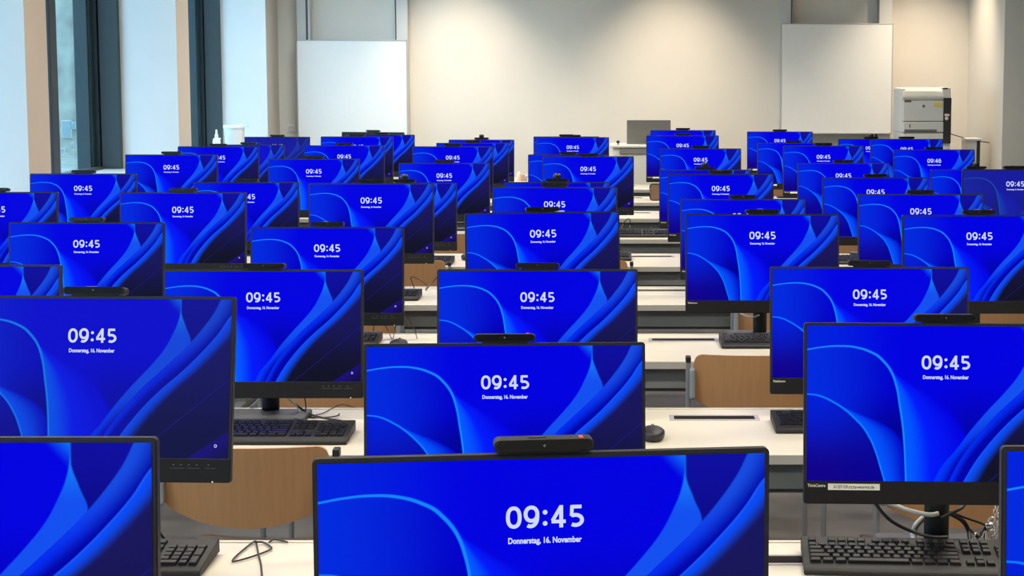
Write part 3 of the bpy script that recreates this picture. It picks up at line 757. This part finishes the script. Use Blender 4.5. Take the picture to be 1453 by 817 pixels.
cable([P(1398, 747, yb), P(1388, 762, yb - .01), P(1377, 751, yb), ], .0019, M['browncable'], 'thin dark wire crossing below the steel lock')
cable([P(1335, 735, yb - .03), P(1362, 722, yb - .03), P(1370, 714, yb)], .0036, M['cable'], 'short black cable from column up to the bezel, lower right')
lk = thing('security_lock', 'shiny steel lock hanging beside cables, lower right corner', 'lock', P(1404, 747, yb))
bm = bmesh.new(); lathe(bm, [(.007, -.008), (.0085, -.006), (.0085, .006), (.007, .008)], 16); o = link('lock_body', bm, M['steel'], lk); o.rotation_euler = (0, R(70), 0)
bm = bmesh.new(); tube(bm, [Vector((math.cos(R(a)) * .009 + .006, .0, math.sin(R(a)) * .010 + .008)) for a in range(0, 361, 30)], .0022, 8, False); link('shackle', bm, M['steel'], lk)
def chain(u0, v0, u1, v1, n, y, label):
    t = thing('steel_chain', label, 'chain', P(u0, v0, y), 0, 'steel security chains')
    a = P(u0, v0, y); b = P(u1, v1, y - .02); d = (b - a)
    for i in range(n):
        c = d * ((i + .5) / n); L = d.length / n * .66
        bm = bmesh.new(); pts = []
        for k in range(13):
            ang = 2 * math.pi * k / 12
            off = math.cos(ang) * .0032
            pts.append(Vector((off if i % 2 else off * .3, 0 if i % 2 else off, math.sin(ang) * L)) )
        tube(bm, pts, .0012, 6, False); o = link('chain_link', bm, M['steel'], t, c)
        o.rotation_euler = (0, math.atan2(d.x, d.z) + math.pi, 0)
chain(1412, 712, 1410, 768, 6, yb, 'steel chain of small links hanging beside the lock, lower right')
chain(1418, 712, 1413, 762, 6, yb + .015, 'second steel chain at the edge of the nearest right monitor')
cable([P(1378, 768, yb - .015), P(1384, 757, yb - .01), P(1392, 761, yb - .005), P(1396, 752, yb), P(1397, 766, yb)], .0028, M['steel'], 'bright steel wire coiled behind the keyboard, lower right', 'steel_wire', 'wire', 'steel security wires')
y3 = POS['F'][1] + .03
cable([P(530, 458, y3), P(530, 468, y3), Pz(528, 478)], .0017, M['browncable'], 'thin cable dropping straight behind the fourth row left keyboard')
cable([P(545, 458, y3), P(551, 470, y3), Pz(557, 481), P(560, 468, y3), P(562, 458, y3)], .0017, M['browncable'], 'thin cable looped in a V above a mouse')
cable([P(573, 443, y3), P(582, 456, y3), P(588, 468, y3), Pz(592, 480)], .0017, M['browncable'], 'thin cable hanging right of the fourth row left monitor')
y4 = POS['I'][1] + .02
cable([Pz(588, 409), P(584, 398, y4), P(583, 394, y4), P(587, 393, y4), P(597, 398, y4), P(606, 405, y4), Pz(604, 411), Pz(608, 407, .02), P(614, 400, y4), P(622, 391, y4)], .0021, M['browncable'], 'thin brown cable zigzag in front of a wooden chair back')
y6 = POS['Z6'][1]
cable([Pz(881, 329), P(884, 318, y6), P(890, 311, y6), P(894, 312, y6), P(894, 320, y6), Pz(893.5, 330)], .003, M['cable'], 'black cable loop standing up in the far aisle')
cable([Pz(918, 330), P(924, 323, y6), P(931, 320, y6)], .0025, M['cable'], 'short black cable rising right of the far aisle loop')
y5 = POS['Z5'][1]
cable([P(880, 353, y5), P(885, 358, y5), Pz(890, 363, .01), Pz(884, 366, .01)], .0025, M['cable'], 'black cable beside the central keyboard tip')
y3r = POS['RD'][1] + .06
cable([P(1050, 444, y3r), P(1060, 449, y3r - .03), P(1070, 449, y3r - .06), P(1077, 447, y3r - .04)], .0035, M['pad'], 'grey cable bowed under a monitor beside its column')

# ------------------------------------------------------------------ room
YB = 16.08; XL = -3.15; XW = -3.69; H = 3.3; XR = 6.0; Y0 = -2.0; XN = 3.37; YN = 14.62; SILL = .98
def sbox(name, m, *a, bev=0.0):
    bm = bmesh.new(); box(bm, *a, bev); return struct(name, bm, m)
sbox('floor', M['floor'], -3.7, XR + .2, Y0, YB + .2, -.1, 0)
sbox('ceiling', M['ceiling'], -3.7, XR + .2, Y0, YB + .2, H, H + .1)
sbox('wall_back', M['wall'], -3.7, XN + .2, YB, YB + .2, 0, H)
bm = bmesh.new(); box(bm, XN, XR + .2, YN, YB, 0, H); struct('wall_corner', bm, M['wall'])
sbox('wall_right', M['wall'], XR, XR + .2, Y0, YN, 0, H)
sbox('wall_front', M['wall'], -3.7, XR + .2, Y0 - .2, Y0, 0, H)
piers = [(15.52, YB)] + [(15.52 - 3.19 * i, 15.52 - 3.19 * i + .36) for i in range(1, 6)]
bm = bmesh.new()
box(bm, XW - .12, XL, Y0, YB, 0, SILL - .03)
box(bm, XW - .12, XL, Y0, YB, 3.0, H)
for a, b in piers: box(bm, XW - .1, XL, a, b, SILL - .03, 3.0)
wl = struct('wall_left', bm, M['reveal']); wl.data.materials.append(M['shadedpaint'])
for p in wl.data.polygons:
    if p.normal.x > .9: p.material_index = 1  # room-side faces take the cream with painted-in shade
sbox('baseboard_back', M['pylon'], -3.1, XN, YB - .015, YB, 0, .08)
edges = [(Y0, piers[5][0])] + [(piers[i + 1][1], piers[i][0]) for i in range(4, -1, -1)]
for i, (a, b) in enumerate(edges):
    bm = bmesh.new(); box(bm, XW, XL - .015, a, b, SILL - .03, SILL, .004); struct('trim_%d' % (i + 1), bm, M['sill'])
    w = bpy.data.objects.new('window_%d' % (i + 1), None); COL.objects.link(w); w['kind'] = 'structure'; w.location = (0, 0, 0)
    bm = bmesh.new()
    box(bm, XW - .06, XW + .01, a, b, SILL, SILL + .018); box(bm, XW - .06, XW + .01, a, b, 2.93, 3.0)
    box(bm, XW - .01, XW + .13, b - .05, b - .001, SILL, 3.0, .004)            # far jamb, broad face towards the room
    box(bm, XW - .04, XW + .06, a + .02, a + .10, SILL, 3.0, .004)             # near jamb
    link('window_frame', bm, M['frame'], w)
    bm = bmesh.new(); box(bm, XW - .03, XW + .12, a + 1.32, a + 1.46, SILL, 3.0, .004); link('sash_mullion', bm, M['darkframe'], w)  # backlit shade of the mullion put in by the darker colour
    bm = bmesh.new(); box(bm, XW - .05, XW - .02, b - .06, b - .012, SILL, 3.0); box(bm, XW - .055, XW + .05, a + .012, a + .02, SILL, 3.0); link('dark_gasket', bm, M['darkframe'], w)
    bm = bmesh.new(); box(bm, XW - .04, XW - .032, a + .1, b - .05, SILL + .012, 2.94); link('pane', bm, M['glass'], w)
    bm = bmesh.new(); box(bm, XW - .17, XW - .05, b - .12, b + .02, SILL - .4, 3.3, .01); box(bm, XW - .12, XW - .06, b - .16, b - .12, SILL - .4, 3.3)
    link('outer_fin', bm, M['frame'], w)
    bm = bmesh.new(); box(bm, XW + .032, XW + .048, a + 1.295, a + 1.315, 1.63, 1.80, .004); box(bm, XW + .032, XW + .055, a + 1.30, a + 1.322, 1.78, 1.80, .003); link('window_handle', bm, M['white'], w)
# outdoors
bm = bmesh.new(); box(bm, -90, XW - .8, -10, 160, -4.2, -4.0); struct('ground_outside', bm, M['facade'])
nb = thing('neighbouring_building', 'pale rendered building seen through the left window glass', 'building', (-40, 120, -4))
bm = bmesh.new(); box(bm, -30, 20, 0, 12, 0, 34); link('facade', bm, M['facade'], nb)
mw = mat('far_window_glass', (0.16, 0.26, 0.28, 1), 0.2); mwh = mat('far_window_trim', (0.42, 0.44, 0.43, 1), 0.6)
for u, v, w2, h2 in ((95, 183, .36, .62), (104, 178, .2, .25), (89, 214, .2, .2), (103, 205, .12, .15), (88, 236, .3, .25), (102, 236, .16, .3)):
    q = at_y(u, v, 120) - Vector((-40, 120, -4))
    bm = bmesh.new(); box(bm, q.x - w2, q.x + w2, -.1, .05, q.z - h2, q.z + h2); wn = link('window', bm, mwh, nb)
    bm = bmesh.new(); box(bm, q.x - w2 + .06, q.x + w2 - .06, -.13, -.08, q.z - h2 + .06, q.z + h2 - .06); link('window_pane', bm, mw, wn)

# ------------------------------------------------------------------ front-of-room furniture
def rect(l, r, t, b, y):
    a = at_y(l, t, y); c = at_y(r, b, y); return a.x, c.x, c.z, a.z
def whiteboard(l, r, t, rails, label):
    y = YB - .16; x0, x1, z0, z1 = rect(l, r, t, t + 157, y)
    th = thing('sliding_whiteboard', label, 'whiteboard', ((x0 + x1) / 2, y, 0), 0, 'sliding whiteboards at the front wall')
    w = (x1 - x0) / 2
    bm = bmesh.new(); box(bm, -w + .008, w - .008, -.012, .012, z0 + .008, z1 - .008, .002); link('board_panel', bm, M['board'], th)
    bm = bmesh.new()
    for q in ((-w, w, z1 - .010, z1), (-w, w, z0, z0 + .012)): box(bm, q[0], q[1], -.016, .016, q[2], q[3], .002)
    for q in ((-w, -w + .010), (w - .010, w)): box(bm, q[0], q[1], -.016, .016, z0, z1, .002)
    link('board_frame', bm, M['alu'], th)
    cx = (x0 + x1) / 2
    for (a, b, g0, g1) in rails:
        xa = at_y(a, 30, YB - .08).x - cx; xb = at_y(b, 30, YB - .08).x - cx; ga = at_y(g0, 30, YB - .12).x - cx; gb = at_y(g1, 30, YB - .12).x - cx
        bm = bmesh.new(); box(bm, xa, xb, .035, .155, .05, 3.15, .004); pl = link('pylon', bm, M['pylon'], th)
        bm = bmesh.new(); box(bm, ga, gb, .0325, .04, .06, 3.14); link('guide_groove', bm, M['groove'], pl)
    bm = bmesh.new(); box(bm, -w + .05, w - .05, .06, .14, z0 - .22, z0 - .14, .003); link('cross_rail', bm, M['pylon'], th)
whiteboard(420.5, 579.5, 56.5, [(422, 441, 434, 437), (560, 579, 560.5, 562.5)], 'sliding whiteboard on the left, bluish from the windows')
whiteboard(1108, 1265, 33, [(1108, 1124, 1122, 1124), (1243, 1265, 1244, 1247.5)], 'sliding whiteboard on the right, beside the printer')
sw = thing('light_switch', 'small square white wall switch left of the left whiteboard', 'switch', at_y(413, 182, YB))
bm = bmesh.new(); box(bm, -.036, .036, -.01, 0, -.036, .036, .003); link('switch_frame', bm, M['white'], sw)
bm = bmesh.new(); box(bm, -.026, .026, -.014, -.008, -.026, .026, .002); link('rocker', bm, M['pylon'], sw)

# teacher console with grey monitor
yc = 15.1
x0 = at_y(866, 207, yc).x; ztop = at_y(880, 206, yc).z
cs = thing('teacher_console', 'cream standing console with grey strip at the front wall', 'lectern', (x0 + .38, yc + .25, 0))
bm = bmesh.new(); box(bm, -.36, .36, -.23, .22, 0, ztop - .025, .003); link('console_body', bm, M['console'], cs)
bm = bmesh.new(); box(bm, -.385, .385, -.252, .24, ztop - .022, ztop, .004); link('console_top', bm, M['console'], cs)
xs = at_y(879, 212, yc).x - (x0 + .38); za = at_y(880, 218.5, yc).z; zb = at_y(880, 208, yc).z
bm = bmesh.new(); box(bm, xs, .34, -.242, -.225, za, min(zb, ztop - .024), .002); link('grey_strip', bm, M['consolegrey'], cs)
bm = bmesh.new(); box(bm, -.36, -.33, -.236, -.228, 0.02, za, .002); box(bm, .33, .36, -.236, -.228, .02, za, .002); link('corner_post', bm, M['console'], cs)
x0m, x1m, z0m, z1m = rect(889.5, 951.5, 170.5, 205.3, yc + .2)
gm = thing('grey_monitor', 'grey monitor seen from behind on the cream console', 'monitor', ((x0m + x1m) / 2, yc + .2, ztop))
w = (x1m - x0m) / 2; bm = bmesh.new(); rounded_panel(bm, w, z0m - ztop, z1m - ztop, 0, .02, .005, .002); link('monitor_back', bm, M['greyback'], gm)
bm = bmesh.new(); box(bm, -w + .008, w - .008, .0195, .022, z0m - ztop + .01, z1m - ztop - .008); link('screen', bm, M['gloss'], gm)
bm = bmesh.new(); box(bm, -.03, .03, .004, .03, .0, .12, .003); box(bm, -.09, .09, -.06, .09, 0, .008, .002); link('stand', bm, M['greyback'], gm)
mq = at_y(877, 204, yc + .1)
mc = thing('microphone', 'small round black microphone left of the grey monitor', 'microphone', (mq.x, yc + .1, ztop))
hz = max(.02, mq.z - ztop)
bm = bmesh.new(); ball(bm, .015, (0, 0, hz + .004)); link('microphone_head', bm, M['gloss'], mc)
bm = bmesh.new(); lathe(bm, [(.014, 0), (.014, .003), (.004, .005), (.003, hz)], 14); link('microphone_stem', bm, M['cap'], mc)
# side table
tt = thing('side_table', 'narrow white table before the front wall carrying a switched-off monitor', 'table', (-1.6, 14.83, 0))
bm = bmesh.new(); box(bm, -1.25, 1.35, -.36, .36, DESK - .026, DESK, .003); link('tabletop', bm, M['top'], tt)
for x in (-1.15, 1.25):
    for y in (-.3, .3): mk('leg', M['beam'], tt, box, x - .02, x + .02, y - .02, y + .02, 0, DESK - .026, .003)
q = at_y(529, 187.3, 14.95)
om = make_monitor(q.x, 14.95, q.z, 'switched-off black monitor in front of the left whiteboard', yaw=-10, screen='off', scale=1.06)
for c in list(om.children):
    if c.name.startswith('brand') or c.name.startswith('power'): bpy.data.objects.remove(c)
mkq = kids(om, 'screen')[0]
bm = bmesh.new()
for i, (x, wd) in enumerate(((-.232, .006), (-.212, .016), (-.192, .010), (-.176, .02))): box(bm, x, x + wd, -.0019, -.0012, -.034, -.029)
link('screen_marks', bm, M['lens'], mkq)
def small(u, v, y): p = at_y(u, v, y); return (p.x, y, DESK)
bm = bmesh.new(); lathe(bm, [(.017, 0), (.021, .006), (.021, .058), (.012, .07), (.009, .082), (.0, .0825)], 18)
o = link('bottle', bm, M['pink'], None, small(736.7, 257, 14.62)); tag(o, 'small pale pink bottle on the far white table', 'bottle')
bm = bmesh.new(); box(bm, -.014, .014, -.012, .012, 0, .056, .002); box(bm, -.0142, .0142, -.0122, .0122, .046, .048)
o = link('card_box', bm, M['tan'], None, small(742.3, 257, 14.63)); tag(o, 'tiny tan cardboard box beside the pale pink bottle', 'box')
bm = bmesh.new(); lathe(bm, [(.009, 0), (.0115, .004), (.013, .052), (.0115, .052), (.009, .006), (.001, .006)], 16)
o = link('drinking_glass', bm, M['clear'], None, small(746.6, 257, 14.6)); tag(o, 'tiny smoky glass beside the tan box', 'glass')
# brown case in the far aisle
q = at_z(930, 285, DESK)
bc = thing('desk_case', 'small brown case with black rounded edge on a far white desk', 'case', (q.x, q.y + .03, DESK))
bm = bmesh.new(); rounded_panel(bm, .036, .004, .118, -.012, .03, .02, .004); link('case_body', bm, M['brown'], bc)
bm = bmesh.new(); rounded_panel(bm, .043, 0, .124, -.005, .045, .024, .004); link('case_rim', bm, M['cap'], bc)
bm = bmesh.new(); box(bm, -.040, -.033, -.012, .0, .05, .09, .003); link('clasp', bm, M['steel'], bc)

# bottle and tub on the sill
q = at_y(307.5, 206, 14.75)
bt = thing('spray_bottle', 'small white bottle with nozzle on the window sill', 'bottle', (q.x, 14.75, SILL))
bm = bmesh.new(); lathe(bm, [(.028, 0), (.033, .006), (.034, .07), (.030, .085), (.014, .094)], 20); link('bottle_body', bm, M['white'], bt)
bm = bmesh.new(); lathe(bm, [(.014, .092), (.016, .095), (.015, .112), (.009, .118), (.008, .142), (.002, .144)], 16); box(bm, 0, .038, -.006, .006, .083, .092, .003); link('pump_head', bm, M['white'], bt)
for c in bt.children: c.data.transform(Matrix.Diagonal((1, 1, 1.4, 1)))
q = at_y(333, 206, 14.95)
tb = thing('plastic_tub', 'white lidded plastic tub on the window sill', 'tub', (q.x, 14.95, SILL))
bm = bmesh.new(); lathe(bm, [(.074, 0), (.078, .004), (.088, .145), (.089, .15)], 28); link('tub_body', bm, M['white'], tb)
bm = bmesh.new(); lathe(bm, [(.093, .145), (.095, .148), (.095, .165), (.09, .168), (.002, .169)], 28); box(bm, .085, .125, -.02, .02, .155, .166, .003); link('tub_lid', bm, M['white'], tb)
for c in tb.children: c.data.transform(Matrix.Diagonal((1, 1, 1.4, 1)))

# printer on cabinet
yp = 14.72
px0, px1, pz0, pz1 = rect(1281, 1349, 124, 188.5, yp)
cab_top = at_y(1300, 203, yp).z
W = px1 - px0; cx = (px0 + px1) / 2
cb = thing('printer_cabinet', 'white cabinet carrying the office printer', 'cabinet', (cx, yp + .26, 0))
bm = bmesh.new(); box(bm, -W / 2 - .0, W / 2 + .0, -.24, .26, 0, cab_top, .004); link('cabinet_body', bm, M['white'], cb)
bm = bmesh.new(); box(bm, -W / 2 + .01, W / 2 - .02, -.256, -.24, .05, cab_top - .03, .003); dr = link('cabinet_door', bm, M['white'], cb)
bm = bmesh.new(); box(bm, W / 2 - .07, W / 2 - .055, -.272, -.256, cab_top - .3, cab_top - .18, .003); link('handle', bm, M['alu'], dr)
pr = thing('printer', 'large grey office printer with dark right strip and yellow sticker', 'printer', (cx, yp, cab_top))
HT = pz1 - cab_top
def pr_rect(l, r, t, b):
    a = at_y(l, t, yp); c = at_y(r, b, yp); return a.x - cx, c.x - cx, c.z - cab_top, a.z - cab_top
def pbox(name, m, l, r, t, b, y0, y1, bev=.003, parent=None):
    x0, x1, z0, z1 = pr_rect(l, r, t, b); bm = bmesh.new(); box(bm, x0, x1, y0, y1, z0, z1, bev); return link(name, bm, m, parent or pr)
pbox('printer_body', M['printer'], 1281, 1348.5, 132, 203, .02, .46, .006)
pbox('paper_feeder', M['printerwhite'], 1281, 1339, 189, 203, .0, .05)
pbox('left_cover', M['printer'], 1280.5, 1284, 126, 188, .015, .46, .006)
x0p, x1p, z0p, z1p = pr_rect(1281, 1339, 124.5, 142)
bm = bmesh.new(); prism_x(bm, [(-.005, z0p), (-.02, z0p + .03), (-.004, z1p - .03), (.09, z1p - .006), (.45, z1p), (.45, z0p)], x0p, x1p)
bmesh.ops.recalc_face_normals(bm, faces=bm.faces[:]); bmesh.ops.bevel(bm, geom=bm.edges[:], offset=.005, segments=2, affect='EDGES'); link('output_tray', bm, M['printerwhite'], pr)
fd = pbox('front_door', M['printer'], 1282, 1338.5, 142.5, 172, -.006, .03, .006)
pt = pbox('paper_tray', M['printer'], 1282, 1338.5, 173, 187.5, -.008, .03, .006)
pbox('tray_grip', M['seam'], 1283, 1329, 183.5, 187, -.0105, .0, .002, pt)
pbox('vent_slot', M['seam'], 1283, 1293, 142, 145, -.0085, .0, .001, fd)
pbox('warning_sticker', M['yellow'], 1325, 1337, 145.3, 151.2, -.0085, -.004, .0005, fd)
lx = at_y(1310.5, 150.5, yp); bm = bmesh.new(); lathe(bm, [(.0125, 0), (.0125, .002)], 20)
o = link('brand_badge', bm, M['printerdark'], fd); o.data.transform(Matrix.Translation((lx.x - cx, -.006, lx.z - cab_top)) @ Matrix.Rotation(R(90), 4, 'X'))
lh = link_mesh('badge_lettering', text_mesh('hp', .017, M['alu'], 'CENTER', .0002, 1), fd, (lx.x - cx, -.0085, lx.z - cab_top - .004))
ds = pbox('right_strip', M['printerdark'], 1339, 1349, 139, 203, -.002, .40, .004)
pbox('usb_cover', M['printerwhite'], 1340.2, 1347.2, 161.5, 164.8, -.006, .0, .001, ds)
bl = at_y(1343.3, 168.2, yp); bm = bmesh.new(); lathe(bm, [(.016, 0), (.016, .003), (.008, .006)], 18)
o = link('round_button', bm, M['printerwhite'], ds); o.data.transform(Matrix.Translation((bl.x - cx, -.002, bl.z - cab_top)) @ Matrix.Rotation(R(90), 4, 'X'))
cp = pbox('control_panel', M['printerwhite'], 1337, 1348.5, 124, 139, -.012, .30, .006)
pbox('panel_display', M['printerdark'], 1337.5, 1344.5, 124.5, 126.5, -.0145, .0, .001, cp)
pbox('tray_catch', M['seam'], 1290, 1291.5, 176, 181, -.0105, .0, .0005, pt)
for (ya, yb_, t_, b_) in ((.06, .10, 147, 156), (.17, .22, 152, 164)):
    _, _, z0p, z1p = pr_rect(1281, 1349, t_, b_); xs_ = pr_rect(1280.5, 1349, t_, b_)[0]
    bm = bmesh.new(); box(bm, xs_ - .002, xs_ + .005, ya, yb_, z0p, z1p, .0005, 1); link('side_slot', bm, M['seam'], pr)
a = at_y(1349, 187, yp + .3); b = Vector((XN - .004, 15.1, at_y(1367, 203, 15.0).z))
cable([Vector((px1 + .002, yp + .3, a.z)), (a + b) / 2 + Vector((0, 0, -.02)), b], .004, M['cable'], 'thin dark printer cable running to the right wall', 'printer_cable', 'cable', None)
xa, xb, _, zt = rect(1371, 1392, 196.5, 240, 14.9)
wc = thing('wall_cabinet', 'narrow white cabinet with dark edge against the right corner wall', 'cabinet', ((xa + xb) / 2, 15.0, 0))
w = (xb - xa) / 2
bm = bmesh.new(); box(bm, -w + .005, w - .035, -.08, .12, 0, zt - .02, .003); link('cabinet_body', bm, M['white'], wc)
bm = bmesh.new(); box(bm, w - .038, w - .008, -.085, .12, 0, zt - .02, .002); link('dark_side', bm, M['printerdark'], wc)
bm = bmesh.new(); box(bm, -w, w, -.1, .13, zt - .02, zt, .003); link('cabinet_top', bm, M['white'], wc)

# ------------------------------------------------------------------ light
def area(name, loc, sx, sy, power, color, rot=(0, 0, 0), spread=math.pi):
    L = bpy.data.lights.new(name, 'AREA'); L.shape = 'RECTANGLE'; L.size = sx; L.size_y = sy; L.energy = power; L.color = color; L.spread = spread
    o = bpy.data.objects.new(name, L); COL.objects.link(o); o.location = loc; o.rotation_euler = rot; return o
WARM = (1.0, 0.90, 0.74)
for y in (1.0, 3.6, 6.2, 8.8, 11.2, 13.4):
    for x in (-1.5, 1.3):
        area('ceiling_or_fill_light', (x, y, H - .03), 1.5, .3, 42, WARM, (0, 0, 0), R(140))
area('ceiling_or_fill_light', (-2.0, 14.2, H - .03), .9, .3, 40, (.72, .88, 1.0), (0, 0, 0), R(150))  # added cool fill, stands in for daylight on the back-left wall
def spot(name, loc, target, power, ang, blend, color, size=.06):
    L = bpy.data.lights.new(name, 'SPOT'); L.energy = power; L.spot_size = R(ang); L.spot_blend = blend; L.color = color; L.shadow_soft_size = size
    o = bpy.data.objects.new(name, L); COL.objects.link(o); o.location = loc
    o.rotation_euler = (Vector(target) - Vector(loc)).to_track_quat('-Z', 'Y').to_euler(); return o
for u in (655, 955, 1300):
    x = at_y(u, 50, YB).x
    spot('wall_downlight', (x, YB - .85, H - .02), (x, YB - .35, 0), 225, 80, .9, (1.0, .83, .62))
W_ = bpy.data.worlds.new('World'); S.world = W_; W_.use_nodes = True; nt = W_.node_tree
bg = nt.nodes['Background']; tc = nt.nodes.new('ShaderNodeTexCoord'); sx = nt.nodes.new('ShaderNodeSeparateXYZ'); rp = nt.nodes.new('ShaderNodeValToRGB')
nt.links.new(tc.outputs['Generated'], sx.inputs[0]); nt.links.new(sx.outputs['Z'], rp.inputs['Fac']); nt.links.new(rp.outputs['Color'], bg.inputs['Color'])
rp.color_ramp.elements[0].color = (.50, .74, 1.0, 1); rp.color_ramp.elements[1].color = (.42, .70, 1.0, 1); bg.inputs['Strength'].default_value = 4.4

cam = bpy.data.cameras.new('camera'); co = bpy.data.objects.new('camera', cam); COL.objects.link(co)
co.location = CAM; co.rotation_euler = (math.pi / 2 - TH, 0, 0)
cam.sensor_fit = 'HORIZONTAL'; cam.sensor_width = 36; cam.lens = F * 36 / 1453
cam.shift_x = (726.5 - PX) / 1453; cam.shift_y = -(408.5 - PY) / 1453
cam.clip_start = .05; cam.clip_end = 200
S.camera = co
S.view_settings.view_transform = 'Standard'; S.view_settings.look = 'None'; S.view_settings.gamma = 1; S.view_settings.exposure = 0
S.view_settings.use_curve_mapping = False
